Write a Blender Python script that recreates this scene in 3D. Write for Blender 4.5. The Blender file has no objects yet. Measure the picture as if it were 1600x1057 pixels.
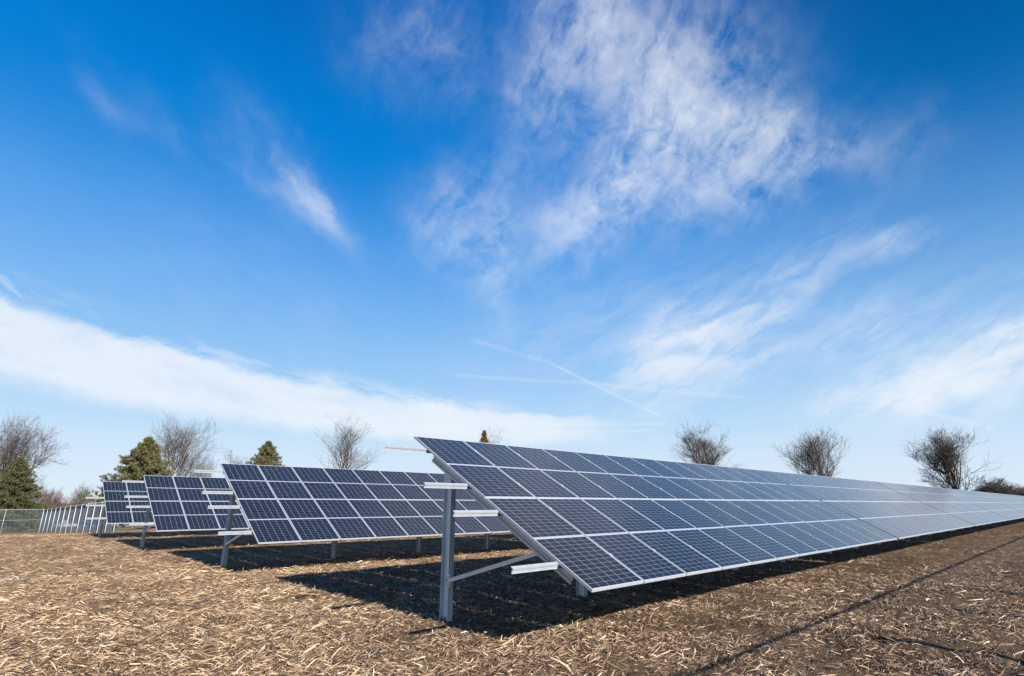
import bpy, math, random
import numpy as np
from mathutils import Vector, Matrix, noise as mnoise

R = math.radians
scn = bpy.context.scene
COL = scn.collection

# ------------------------------------------------------------------ camera
YAW, PITCH, ROLL, CAM_H, FPX = R(45.98), R(16.776), R(0.086), 1.643, 854.98
cf = Vector((math.cos(YAW)*math.cos(PITCH), math.sin(YAW)*math.cos(PITCH), math.sin(PITCH)))
r0 = Vector((math.sin(YAW), -math.cos(YAW), 0)); u0 = r0.cross(cf)
cr = math.cos(ROLL)*r0 + math.sin(ROLL)*u0; cu = -math.sin(ROLL)*r0 + math.cos(ROLL)*u0
cam = bpy.data.cameras.new("camera"); cam.sensor_width = 36; cam.lens = FPX/1600*36
cam.clip_end = 6000; cam.clip_start = 0.05
co = bpy.data.objects.new("camera", cam); COL.objects.link(co)
m = Matrix((cr, cu, -cf)).transposed().to_4x4(); m.translation = (0, 0, CAM_H); co.matrix_world = m
scn.camera = co

# ------------------------------------------------------------------ light and exposure
SUN_EL = R(24.0)
SKY_STRENGTH, SUN_STRENGTH = 0.0566, 5.0
scn.view_settings.view_transform = 'Standard'; scn.view_settings.look = 'None'
scn.view_settings.gamma = 1; scn.view_settings.use_curve_mapping = False
scn.view_settings.exposure = 1.2
to_sun = Vector((-0.065, -1.0, math.tan(SUN_EL))).normalized()
sl = bpy.data.lights.new("sun", 'SUN'); sl.energy = SUN_STRENGTH; sl.angle = R(0.5); sl.color = (1.0, 0.95, 0.87)
so = bpy.data.objects.new("sun", sl); COL.objects.link(so)
so.rotation_euler = (-to_sun).to_track_quat('-Z', 'Y').to_euler(); so.location = (0, -20, 30)

world = bpy.data.worlds.new("World"); scn.world = world; world.use_nodes = True
wt = world.node_tree; wt.nodes.clear(); WN, WL = wt.nodes, wt.links

def wmath(op, a, b=None, c=None, clamp=False):
    n = WN.new('ShaderNodeMath'); n.operation = op; n.use_clamp = clamp
    for i, v in enumerate((a, b, c)):
        if v is None: continue
        if isinstance(v, (int, float)): n.inputs[i].default_value = v
        else: WL.new(v, n.inputs[i])
    return n.outputs[0]
def wsmooth(v, a, b, lo=0.0, hi=1.0):
    n = WN.new('ShaderNodeMapRange'); n.interpolation_type = 'SMOOTHSTEP'; WL.new(v, n.inputs[0])
    for i, k in ((1, a), (2, b), (3, lo), (4, hi)): n.inputs[i].default_value = k
    return n.outputs[0]
def wcomb(x, y, z=0.0):
    n = WN.new('ShaderNodeCombineXYZ')
    for i, v in enumerate((x, y, z)):
        if isinstance(v, (int, float)): n.inputs[i].default_value = v
        else: WL.new(v, n.inputs[i])
    return n.outputs[0]
def wnoise(vec, scale, detail=6, rough=0.6, dist=0.0):
    n = WN.new('ShaderNodeTexNoise'); n.inputs['Scale'].default_value = scale
    n.inputs['Detail'].default_value = detail; n.inputs['Roughness'].default_value = rough
    n.inputs['Distortion'].default_value = dist; WL.new(vec, n.inputs['Vector'])
    return n.outputs[0], n.outputs[1]

sky = WN.new('ShaderNodeTexSky'); sky.sky_type = 'NISHITA'; sky.sun_disc = False
sky.sun_elevation = SUN_EL; sky.sun_rotation = R(180 + 3.7)
sky.altitude = 200; sky.air_density = 1.0; sky.dust_density = 0.25; sky.ozone_density = 3.0
hs = WN.new('ShaderNodeHueSaturation'); hs.inputs['Saturation'].default_value = 1.25; hs.inputs['Value'].default_value = 1.0
WL.new(sky.outputs[0], hs.inputs['Color'])
tc = WN.new('ShaderNodeTexCoord'); sp = WN.new('ShaderNodeSeparateXYZ'); WL.new(tc.outputs['Generated'], sp.inputs[0])
DX, DY, DZ = sp.outputs
az = wmath('MULTIPLY', wmath('ARCTAN2', DY, DX), 180/math.pi)
el = wmath('MULTIPLY', wmath('ARCSINE', DZ), 180/math.pi)
# warp the cloud coordinates so edges fray
P0 = wcomb(az, el)
_, wc = wnoise(P0, 0.09, 5, 0.6)
ws = WN.new('ShaderNodeSeparateXYZ'); WL.new(wc, ws.inputs[0])
waz = wmath('MULTIPLY_ADD', wmath('SUBTRACT', ws.outputs[0], 0.5), 9.0, az)
wel = wmath('MULTIPLY_ADD', wmath('SUBTRACT', ws.outputs[1], 0.5), 7.0, el)
_, wc2 = wnoise(P0, 0.35, 5, 0.6)
ws2 = WN.new('ShaderNodeSeparateXYZ'); WL.new(wc2, ws2.inputs[0])
faz = wmath('MULTIPLY_ADD', wmath('SUBTRACT', ws2.outputs[0], 0.5), 2.6, az)
fel = wmath('MULTIPLY_ADD', wmath('SUBTRACT', ws2.outputs[1], 0.5), 1.6, el)

def blob(A, E, a, b, rot, amp, X=None, Y=None):
    """soft ellipse at azimuth A, elevation E (degrees); rot turns its long axis up towards smaller azimuth"""
    dx = wmath('SUBTRACT', A, X or waz); dy = wmath('SUBTRACT', Y or wel, E)
    c, s = math.cos(R(rot)), math.sin(R(rot))
    u = wmath('MULTIPLY', wmath('ADD', wmath('MULTIPLY', dx, c), wmath('MULTIPLY', dy, s)), 1/a)
    v = wmath('MULTIPLY', wmath('SUBTRACT', wmath('MULTIPLY', dy, c), wmath('MULTIPLY', dx, s)), 1/b)
    r2 = wmath('ADD', wmath('MULTIPLY', u, u), wmath('MULTIPLY', v, v))
    return wmath('MULTIPLY', wmath('EXPONENT', wmath('MULTIPLY', r2, -1.0)), amp)
def total(lst):
    t = lst[0]
    for k in lst[1:]: t = wmath('ADD', t, k)
    return t
def streaks(rot, sx, sy, scale, detail=8, rough=0.62, dist=0.4, seed=0.0):
    c, s = math.cos(R(rot)), math.sin(R(rot))
    dx = wmath('MULTIPLY', faz, -1.0)
    u = wmath('MULTIPLY', wmath('ADD', wmath('MULTIPLY', dx, c), wmath('MULTIPLY', fel, s)), sx)
    v = wmath('MULTIPLY', wmath('SUBTRACT', wmath('MULTIPLY', fel, c), wmath('MULTIPLY', dx, s)), sy)
    f, _ = wnoise(wcomb(u, v, seed), scale, detail, rough, dist)
    return f

# high cirrus patch, upper right of the view
mA = total([blob(27, 39.5, 9, 8.5, 0, .52), blob(36, 46.5, 5, 5, 0, .62), blob(27, 38, 4.5, 6, 0, .34), blob(20, 34, 5, 4, -30, .58),
            blob(14, 32, 4.5, 1.8, -20, .45), blob(36, 30, 7, 3.6, 45, .62), blob(31, 34, 8, 2.0, 55, .20), blob(42, 42, 4, 6, 0, .34),
            blob(25, 30, 8, 3.5, 10, .30), blob(49, 29, 6, 5, 20, .34), blob(54, 28, 3.5, 3, 0, .22),
            blob(47.5, 22, 1.6, 6, 0, .20), blob(57, 44, 7, 4, 0, .22), blob(8, 30, 5, 3, -20, .12)])
nA = streaks(50, 0.55, 1.0, 0.20, rough=.60, dist=.5, seed=3.0)
nA2 = streaks(-35, 0.6, 1.0, 0.40, rough=.6, dist=.2, seed=9.0)
nA3 = streaks(35, 0.6, 1.1, 0.60, rough=.62, dist=.8, seed=31.0)
cA = wmath('MULTIPLY', mA, wmath('ADD', wmath('ADD', wmath('MULTIPLY', wsmooth(nA, .34, .70), .62), wmath('MULTIPLY', wsmooth(nA2, .36, .72), .40)), wmath('MULTIPLY', wsmooth(nA3, .28, .74), .30)))
# streak on the left
mB = total([blob(68.6, 29.2, 5.0, 1.3, -42, .62, faz, fel), blob(73, 31.5, 5, 2.6, -38, .22), blob(80, 31.5, 7, 1.8, -14, .08),
            blob(88, 33, 4, 1.0, -22, .10), blob(72, 20, 14, 6, -20, .06)])
nB = streaks(-38, 0.5, 1.0, 0.30, rough=.58, dist=.2, seed=5.0)
cB = wmath('MULTIPLY', mB, wmath('ADD', wmath('MULTIPLY', wsmooth(nB, .30, .76), .70), .12))
# lower right patches
mD = total([blob(29, 14.5, 6, 3.0, 38, .85), blob(25, 13, 7, 2.5, 12, .40), blob(19, 19.2, 8, 2.8, 24, .40),
            blob(8, 22, 3, 1, 0, .35), blob(10.5, 14.3, 4.5, 1.8, 15, .34), blob(3, 11, 9, 2.4, 14, 1.15), blob(9.5, 8.8, 6.5, 1.2, 6, .8),
            blob(-1, 14.5, 6, 2.2, 25, .50), blob(36, 17, 14, 5, 10, .16), blob(12, 15, 12, 4, 15, .12)])
nD = streaks(22, 0.36, 1.25, 0.42, seed=12.0)
cD = wmath('MULTIPLY', mD, wmath('ADD', wmath('MULTIPLY', wsmooth(nD, .32, .70), .85), .20))
# long bright bank low on the left, thinning to the right
gaz = wmath('SUBTRACT', faz, 39.0)
cen = wmath('MULTIPLY_ADD', wmath('MULTIPLY_ADD', gaz, 0.0013, 0.03), gaz, 7.2)
hal = wmath('MAXIMUM', wmath('MULTIPLY_ADD', gaz, 0.033, 1.35), 0.5)
rel = wmath('DIVIDE', wmath('SUBTRACT', fel, cen), hal)
upm = wsmooth(rel, 1.15, 0.62); lom = wsmooth(rel, -1.35, -0.45)
bank = wmath('MULTIPLY', wmath('MULTIPLY', upm, lom), wsmooth(faz, 33, 46))
nC = streaks(-12, 0.28, 1.0, 0.36, rough=.62, seed=20.0)
cC = wmath('MULTIPLY', bank, wmath('MULTIPLY_ADD', wsmooth(nC, .25, .60),   .62, .52))
fr = wmath('MULTIPLY', wmath('MULTIPLY', wsmooth(rel, 1.9, 1.0), wsmooth(rel, 0.5, 1.0)), wsmooth(faz, 44, 50))
cC2 = wmath('MULTIPLY', fr, wmath('MULTIPLY', wsmooth(nC, .46, .66), .55))
# contrails
def trail(a0, e0, a1, e1, w, amp):
    L = math.hypot(a0-a1, e0-e1); rot = math.degrees(math.atan2(e1-e0, a0-a1))
    dx = wmath('SUBTRACT', (a0+a1)/2, az); dy = wmath('SUBTRACT', el, (e0+e1)/2)
    c, s = math.cos(R(rot)), math.sin(R(rot))
    u = wmath('ABSOLUTE', wmath('ADD', wmath('MULTIPLY', dx, c), wmath('MULTIPLY', dy, s)))
    v = wmath('MULTIPLY', wmath('SUBTRACT', wmath('MULTIPLY', dy, c), wmath('MULTIPLY', dx, s)), 1/w)
    g = wmath('EXPONENT', wmath('MULTIPLY', wmath('MULTIPLY', v, v), -1.0))
    return wmath('MULTIPLY', wmath('MULTIPLY', g, wsmooth(u, L/2, L/2*0.75)), amp)
cT = total([trail(51, 16.7, 41.0, 14.0, .25, .09), trail(42.5, 14.5, 29.8, 7.9, .14, .20), trail(53, 12.9, 36, 11.9, .18, .13),
            trail(38, 12.0, 21.5, 9.6, .18, .15), trail(48, 7.9, 29, 7.6, .14, .20), trail(44, 7.0, 31, 7.0, .14, .2), trail(9.8, 7.7, 4.4, 5.5, .13, .2)])
cl = total([cA, cB, cD, cC, cC2, cT])
cl = wmath('MULTIPLY', wmath('SUBTRACT', 1.0, wmath('EXPONENT', wmath('MULTIPLY', cl, -1.35))), wsmooth(el, 1.5, 6))
CLOUD_COL = (6.9, 7.2, 7.6, 1)
# clear winter blue: the Nishita sky shifted towards a deeper, cleaner gradient with elevation
er = WN.new('ShaderNodeValToRGB'); WL.new(wmath('DIVIDE', el, 60.0, clamp=True), er.inputs[0])
K = 7.7/8
stops = [(0, (.72, .84, .96)), (4/60, (.66, .80, .955)), (7/60, (.53, .74, .95)), (12/60, (.33, .60, .93)), (19/60, (.17, .45, .885)), (25/60, (.085, .345, .815)), (29/60, (.03, .27, .75)), (33/60, (.0, .222, .68)), (37/60, (.0, .212, .665)), (44/60, (.0, .150, .53)), (1, (.0, .11, .45))]
er.color_ramp.interpolation = 'B_SPLINE'; ee = er.color_ramp.elements
while len(ee) < len(stops): ee.new(.5)
for k_, (p_, c_) in zip(ee, stops): k_.position = p_; k_.color = (*[x*K for x in c_], 1)
er8 = WN.new('ShaderNodeVectorMath'); er8.operation = 'SCALE'; WL.new(wmath('MULTIPLY', wmath('SUBTRACT', 1.0, wmath('MULTIPLY', wsmooth(az, 42, -10), wsmooth(el, 6, 44, 0, .50))), 8.0), er8.inputs['Scale']); WL.new(er.outputs[0], er8.inputs[0])
gm = WN.new('ShaderNodeMix'); gm.data_type = 'RGBA'; gm.inputs[0].default_value = .97; WL.new(hs.outputs[0], gm.inputs[6]); WL.new(er8.outputs[0], gm.inputs[7])
mx = WN.new('ShaderNodeMix'); mx.data_type = 'RGBA'; WL.new(cl, mx.inputs[0]); WL.new(gm.outputs[2], mx.inputs[6]); mx.inputs[7].default_value = CLOUD_COL
bg = WN.new('ShaderNodeBackground'); bg.inputs['Strength'].default_value = SKY_STRENGTH
WL.new(mx.outputs[2], bg.inputs['Color'])
wo = WN.new('ShaderNodeOutputWorld'); WL.new(bg.outputs[0], wo.inputs['Surface'])

# ------------------------------------------------------------------ helpers
class MB:
    """collects faces; build() links them as one mesh object"""
    def __init__(s): s.v = []; s.f = []
    def box(s, x0, x1, y0, y1, z0, z1, M=None):
        b = len(s.v)
        pts = [(x, y, z) for z in (z0, z1) for y in (y0, y1) for x in (x0, x1)]
        if M is not None: pts = [tuple(M @ Vector(p)) for p in pts]
        s.v += pts
        s.f += [tuple(b+i for i in q) for q in ((0,2,3,1),(4,5,7,6),(0,1,5,4),(1,3,7,5),(3,2,6,7),(2,0,4,6))]
    def strip(s, prof, t, x0, x1, M=None):
        """open polyline prof [(a,b)] thickened by t, extruded along x; maps (x,a,b)"""
        n = len(prof); off = []
        for i in range(n):
            a = Vector(prof[max(i-1, 0)]); b = Vector(prof[min(i+1, n-1)])
            d = (b-a).normalized(); off.append(Vector((-d.y, d.x))*t)
        loop = [Vector(p) for p in prof] + [Vector(prof[i])+off[i] for i in range(n-1, -1, -1)]
        b = len(s.v)
        for x in (x0, x1):
            for p in loop:
                q = Vector((x, p.x, p.y)); s.v.append(tuple(M @ q) if M is not None else tuple(q))
        k = len(loop)
        for i in range(k):
            j = (i+1) % k; s.f.append((b+i, b+j, b+k+j, b+k+i))
        for i in range(n-1):
            s.f.append((b+i, b+k-1-i, b+k-2-i, b+i+1)); s.f.append((b+k+i, b+k+i+1, b+k+k-2-i, b+k+k-1-i))
    def tube(s, p0, p1, ra, rb, n=8, caps=True):
        p0, p1 = Vector(p0), Vector(p1); d = (p1-p0)
        if d.length < 1e-6: return
        d.normalize(); a = d.orthogonal().normalized(); c = d.cross(a); b = len(s.v)
        for p, r in ((p0, ra), (p1, rb)):
            for i in range(n):
                t = 2*math.pi*i/n; s.v.append(tuple(p + a*math.cos(t)*r + c*math.sin(t)*r))
        for i in range(n):
            j = (i+1) % n; s.f.append((b+i, b+j, b+n+j, b+n+i))
        if caps: s.f.append(tuple(b+i for i in reversed(range(n)))); s.f.append(tuple(b+n+i for i in range(n)))
    def poly(s, pts):
        b = len(s.v); s.v += [tuple(p) for p in pts]; s.f.append(tuple(range(b, b+len(pts))))
    def mesh(s, name, mat, smooth=False):
        me = bpy.data.meshes.new(name); me.from_pydata(s.v, [], s.f); me.update()
        if mat: me.materials.append(mat)
        if smooth: me.polygons.foreach_set('use_smooth', [True]*len(me.polygons))
        return me
    def build(s, name, mat, parent=None, smooth=False):
        return link(name, s.mesh(name, mat, smooth), parent)
def link(name, me, parent=None):
    o = bpy.data.objects.new(name, me); COL.objects.link(o)
    if parent: o.parent = parent
    return o
def np_mesh(name, V, F, mat, parent=None, smooth=False):
    """V (n,3), F list of (m,k) arrays"""
    me = bpy.data.meshes.new(name); V = np.asarray(V, dtype=np.float32)
    me.vertices.add(len(V)); me.vertices.foreach_set('co', V.ravel())
    loops = np.concatenate([f.ravel() for f in F]).astype(np.int32)
    tot = np.concatenate([np.full(len(f), f.shape[1]) for f in F]).astype(np.int32)
    st = np.concatenate([[0], np.cumsum(tot)[:-1]]).astype(np.int32)
    me.loops.add(len(loops)); me.loops.foreach_set('vertex_index', loops)
    me.polygons.add(len(tot)); me.polygons.foreach_set('loop_start', st); me.polygons.foreach_set('loop_total', tot)
    if smooth: me.polygons.foreach_set('use_smooth', np.ones(len(tot), dtype=bool))
    me.update(calc_edges=True); me.validate(); me.materials.append(mat)
    return link(name, me, parent)
def empty(name, loc, rz=0):
    o = bpy.data.objects.new(name, None); COL.objects.link(o); o.location = loc; o.rotation_euler = (0, 0, rz); o.empty_display_size = .3
    return o
def tag(o, label=None, cat=None, group=None, kind=None):
    if label: o['label'] = label
    if cat: o['category'] = cat
    if group: o['group'] = group
    if kind: o['kind'] = kind
    return o
def copy_tree(o, kids, parent=None):
    c = o.copy(); COL.objects.link(c)
    if parent: c.parent = parent
    for ch in kids.get(o, ()): copy_tree(ch, kids, c)
    return c

def mat(name):
    m = bpy.data.materials.new(name); m.use_nodes = True
    nt = m.node_tree; b = nt.nodes['Principled BSDF']
    return m, nt, b
class NT:
    def __init__(s, nt): s.nt = nt
    def new(s, t): return s.nt.nodes.new(t)
    def link(s, a, b): s.nt.links.new(a, b)
    def math(s, op, a, b=None, clamp=False):
        n = s.new('ShaderNodeMath'); n.operation = op; n.use_clamp = clamp
        for i, v in enumerate((a, b)):
            if v is None: continue
            if isinstance(v, (int, float)): n.inputs[i].default_value = v
            else: s.link(v, n.inputs[i])
        return n.outputs[0]
    def noise(s, vec, scale, detail=5, rough=.6, dist=0.):
        n = s.new('ShaderNodeTexNoise'); n.inputs['Scale'].default_value = scale; n.inputs['Detail'].default_value = detail
        n.inputs['Roughness'].default_value = rough; n.inputs['Distortion'].default_value = dist
        if vec is not None: s.link(vec, n.inputs['Vector'])
        return n.outputs[0]
    def ramp(s, fac, stops):
        n = s.new('ShaderNodeValToRGB'); e = n.color_ramp.elements
        while len(e) < len(stops): e.new(0.5)
        for k, (p, c) in zip(e, stops): k.position = p; k.color = (*c, 1)
        s.link(fac, n.inputs[0]); return n.outputs[0]
    def mix(s, fac, a, b, mode='MIX'):
        n = s.new('ShaderNodeMix'); n.data_type = 'RGBA'; n.blend_type = mode
        for i, v in ((0, fac), (6, a), (7, b)):
            if isinstance(v, (int, float)): n.inputs[i].default_value = v
            elif isinstance(v, tuple): n.inputs[i].default_value = (*v, 1)
            else: s.link(v, n.inputs[i])
        return n.outputs[2]
    def coord(s, k='Object'): return s.new('ShaderNodeTexCoord').outputs[k]
    def mapping(s, vec, scale, rot=(0,0,0)):
        n = s.new('ShaderNodeMapping'); s.link(vec, n.inputs[0]); n.inputs['Scale'].default_value = scale; n.inputs['Rotation'].default_value = rot
        return n.outputs[0]
    def bump(s, h, strength, dist):
        n = s.new('ShaderNodeBump'); n.inputs['Strength'].default_value = strength; n.inputs['Distance'].default_value = dist
        s.link(h, n.inputs['Height']); return n.outputs[0]

def metal(name, c1, c2, rough=.45, metallic=.5, sc=6):
    c1 = tuple(k*.72 for k in c1); c2 = tuple(k*.72 for k in c2)
    m, nt, b = mat(name); N = NT(nt); co_ = N.coord()
    f = N.noise(N.mapping(co_, (1, 1, .35)), sc, 5, .65)
    N.link(N.ramp(f, [(.3, c1), (.7, c2)]), b.inputs['Base Color'])
    b.inputs['Metallic'].default_value = metallic
    r_ = N.math('ADD', N.math('MULTIPLY', N.noise(co_, sc*4, 3), .25), rough-.12); N.link(r_, b.inputs['Roughness'])
    return m
def plain(name, c, rough=.6, metallic=0., vary=.15, sc=8):
    c = tuple(k*.72 for k in c)
    m, nt, b = mat(name); N = NT(nt)
    f = N.noise(N.coord(), sc, 4)
    N.link(N.ramp(f, [(.3, tuple(k*(1-vary) for k in c)), (.7, tuple(min(1, k*(1+vary)) for k in c))]), b.inputs['Base Color'])
    b.inputs['Roughness'].default_value = rough; b.inputs['Metallic'].default_value = metallic
    return m

M = {}
M['post'] = metal('galvanised_post', (.56, .66, .71), (.92, 1.0, 1.05), .5, .3, 7)
M['rail'] = metal('bright_rail', (.46, .49, .54), (.58, .62, .67), .42, .35, 7)
M['alu'] = metal('anodised_frame', (.52, .55, .60), (.62, .65, .70), .38, .25, 9)
M['plate_and_lit_brace'] = metal('zinc_plate_and_lit_brace', (.75, .75, .74), (.85, .85, .84), .45, .2, 9)
M['bolt'] = metal('bolt', (.35, .35, .36), (.5, .5, .5), .4, .8, 20)

# photovoltaic cells: 6 columns by 24 half cells, a wider gap at mid height
MW, ML, MT = 0.996, 2.005, 0.035
PITCH_X, ROWL, TILT = 1.012, 4.03, R(28.66)
def cells_material():
    m, nt, b = mat('solar_cells'); N = NT(nt)
    s = N.new('ShaderNodeSeparateXYZ'); N.link(N.coord(), s.inputs[0]); x, y = s.outputs[0], s.outputs[1]
    def grid(v, start, pitch, count, cell):
        # 1 inside a cell, 0 in the gap
        u = N.math('DIVIDE', N.math('SUBTRACT', v, start), pitch)
        fr_ = N.math('FRACT', u)
        ins = N.math('MULTIPLY', N.math('GREATER_THAN', u, 0), N.math('LESS_THAN', u, count))
        return N.math('MULTIPLY', N.math('LESS_THAN', fr_, cell/pitch), ins), fr_, u
    gx, frx, ux = grid(x, .0185, .1602, 6, .1560)
    px_ = .0800
    g1, _, _ = grid(y, .021, px_, 12, px_-.0026)
    g2, _, _ = grid(y, ML-.021-12*px_+.0026, px_, 12, px_-.0026)
    cell = N.math('MULTIPLY', gx, N.math('MAXIMUM', g1, g2))
    # nine fine wires on each cell
    bf = N.math('FRACT', N.math('MULTIPLY', frx, 9.0*.1602/.1560))
    wire = N.math('LESS_THAN', N.math('ABSOLUTE', N.math('SUBTRACT', bf, .5)), .03)
    oi = N.new('ShaderNodeObjectInfo')
    t = N.noise(N.coord(), 3.0, 3)
    tint = N.math('ADD', N.math('MULTIPLY', oi.outputs['Random'], .6), N.math('MULTIPLY', t, .4))
    cc = N.ramp(tint, [(.1, (.0018, .0022, .0045)), (.9, (.0030, .0045, .0120))])
    cc = N.mix(N.math('MULTIPLY', wire, .22), cc, (.20, .21, .24))
    dirt = N.math('MULTIPLY', N.noise(N.mapping(N.coord(), (1, .5, 1)), 4, 6, .7), .006)
    cc = N.mix(dirt, cc, (.5, .45, .38))
    col_ = N.mix(cell, (.25, .28, .34), cc); N.link(col_, b.inputs['Base Color'])
    
    b.inputs['Roughness'].default_value = .16; b.inputs['IOR'].default_value = 1.40
    h = N.noise(N.coord(), 1.1, 2)
    N.link(N.bump(h, .03, .01), b.inputs['Normal'])
    return m
M['cells'] = cells_material()

# ------------------------------------------------------------------ ground
def smooth(a, b, x): 
    t = np.clip((x-a)/(b-a), 0, 1); return t*t*(3-2*t)
def vnoise(x, y, seed=0):
    """cheap lattice value noise (vectorised)"""
    xi = np.floor(x).astype(np.int64); yi = np.floor(y).astype(np.int64); fx = x-xi; fy = y-yi
    fx = fx*fx*(3-2*fx); fy = fy*fy*(3-2*fy)
    def h(a, b):
        n = (a*374761393 + b*668265263 + seed*974711) & 0x7fffffff
        n = ((n ^ (n >> 13))*1274126177) & 0x7fffffff
        return ((n ^ (n >> 16)) & 0xffff)/65535.
    return (h(xi, yi)*(1-fx)+h(xi+1, yi)*fx)*(1-fy) + (h(xi, yi+1)*(1-fx)+h(xi+1, yi+1)*fx)*fy
def base_z(x, y):
    x = np.asarray(x, float); y = np.asarray(y, float)
    z = np.where(y < 38, 0, np.where(y < 56, -.04*(y-38), -.72-.0318*(np.minimum(y, 185)-56)))
    s = 1 - smooth(.19, .42, x/np.maximum(y, 1e-3))
    s = np.where(x < 0, 1 - smooth(60, 200, -x), s)
    return np.where(y > 38, z*s, 0)
def ground_z(x, y):
    x = np.asarray(x, float); y = np.asarray(y, float)
    d = np.hypot(x, y)
    a = np.clip(1.15-d/70, .0, 1)
    n = (vnoise(x*.7, y*.7, 1)-.5)*.05 + (vnoise(x*2.3, y*2.3, 2)-.5)*.045 + (vnoise(x*5.1, y*5.1, 3)-.5)*.034 + (vnoise(x*10, y*10, 4)-.5)*.020
    # earth heaped where the nearest posts were driven in
    for i_, xs_ in ((0, 5.344), (0, 8.424), (0, 11.504), (1, 5.304), (1, 8.384), (1, 11.464), (2, 5.234)):
        d2 = (x-xs_)**2 + (y-(4.02, 13.498, 22.446)[i_]-2.868)**2
        n = n + .05*np.exp(-d2/.045)
    return base_z(x, y) + n*a
def axis(lo_far, lo, hi, hi_far, step):
    a = list(np.arange(lo, hi, step)); s = step; v = hi
    while v < hi_far: a.append(v); s *= 1.13; v += s
    a.append(hi_far); s = step*1.15; v = lo-s; pre = []
    while v > lo_far: pre.append(v); s *= 1.16; v -= s
    pre.append(lo_far); return np.array(pre[::-1]+a)
gx_ = axis(-2500, 0., 20, 3500, .085); gy_ = axis(-2500, .5, 20, 3500, .085)
GX, GY = np.meshgrid(gx_, gy_); GZ = ground_z(GX, GY)
nx_, ny_ = len(gx_), len(gy_)
idx = np.arange(nx_*ny_).reshape(ny_, nx_)
quads = np.stack([idx[:-1, :-1], idx[:-1, 1:], idx[1:, 1:], idx[1:, :-1]], -1).reshape(-1, 4)
def AISLE(N, sx, big):
    # the aisle to the right was driven over: its residue is browner and more weathered than on the open headland
    a = N.math('SUBTRACT', N.math('MULTIPLY', sx.outputs[1], .55), N.math('MULTIPLY', sx.outputs[0], .30))
    n = N.new('ShaderNodeMapRange'); N.link(N.math('ADD', a, N.math('MULTIPLY', big, 4)), n.inputs[0])
    for i, v in ((1, .2), (2, 7.0)): n.inputs[i].default_value = v
    pt = N.ramp(N.noise(N.coord(), .55, 5, .65), [(.34, (.72, .69, .67)), (.58, (1.10, 1.10, 1.10))])
    return N.mix(1.0, pt, N.ramp(n.outputs[0], [(0, (.84, .81, .80)), (1, (1.12, 1.07, 1.0))]), 'MULTIPLY')
def soil_material():
    m, nt, b = mat('stubble_field'); N = NT(nt); P = N.coord()
    big = N.noise(P, .10, 4, .55); mid = N.noise(P, .8, 5, .6); fine = N.noise(P, 14, 6, .7)
    # long fibres lying about: stretched noises in three headings
    def fib(rot, sc, seed):
        mp = N.new('ShaderNodeMapping'); N.link(P, mp.inputs[0]); mp.inputs['Rotation'].default_value = (0, 0, R(rot)); mp.inputs['Scale'].default_value = (1, 7, 1); mp.inputs['Location'].default_value = (seed, seed*.7, 0)
        return N.noise(mp.outputs[0], sc, 4, .65, .25)
    f1 = N.math('MAXIMUM', fib(12, 5, 0), N.math('MAXIMUM', fib(-35, 6, 7), fib(70, 5.5, 15)))
    soil = N.ramp(N.math('ADD', N.math('MULTIPLY', fine, .6), N.math('MULTIPLY', mid, .4)), [(.3, (.020, .014, .011)), (.7, (.060, .043, .034))])
    strw = N.ramp(N.noise(P, 9, 4, .7), [(.25, (0.192, 0.122, 0.066)), (.5, (0.340, 0.227, 0.126)), (.8, (0.474, 0.336, 0.198))])
    k = N.math('ADD', N.math('MULTIPLY', N.math('SUBTRACT', f1, .60), 9.0), N.math('MULTIPLY', N.math('SUBTRACT', mid, .45), 2.0), clamp=True)
    # residue is thicker away over the open headland on the left than in the aisle on the right
    sx = N.new('ShaderNodeSeparateXYZ'); N.link(P, sx.inputs[0])
    ang = N.math('SUBTRACT', N.math('MULTIPLY', sx.outputs[1], .55), N.math('MULTIPLY', sx.outputs[0], .25))
    an = N.new('ShaderNodeMapRange'); N.link(N.math('ADD', ang, N.math('MULTIPLY', big, 3)), an.inputs[0])
    for i, v in ((1, 1.5), (2, 9.0), (3, .42), (4, 1.0)): an.inputs[i].default_value = v
    k2 = N.math('ADD', N.math('MULTIPLY', k, .55), N.math('MULTIPLY', an.outputs[0], .55), clamp=True)
    c = N.mix(k2, soil, strw)
    c = N.mix(1.0, c, AISLE(N, sx, big), 'MULTIPLY')
    N.link(c, b.inputs['Base Color']); b.inputs['Roughness'].default_value = .95; b.inputs['Specular IOR Level'].default_value = .15
    h = N.math('ADD', N.math('MULTIPLY', fine, .6), N.math('MULTIPLY', f1, 1.0))
    N.link(N.bump(h, .9, .05), b.inputs['Normal'])
    return m
ground = np_mesh('ground', np.stack([GX, GY, GZ], -1).reshape(-1, 3), [quads], soil_material(), smooth=True)
tag(ground, kind='structure')

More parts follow.
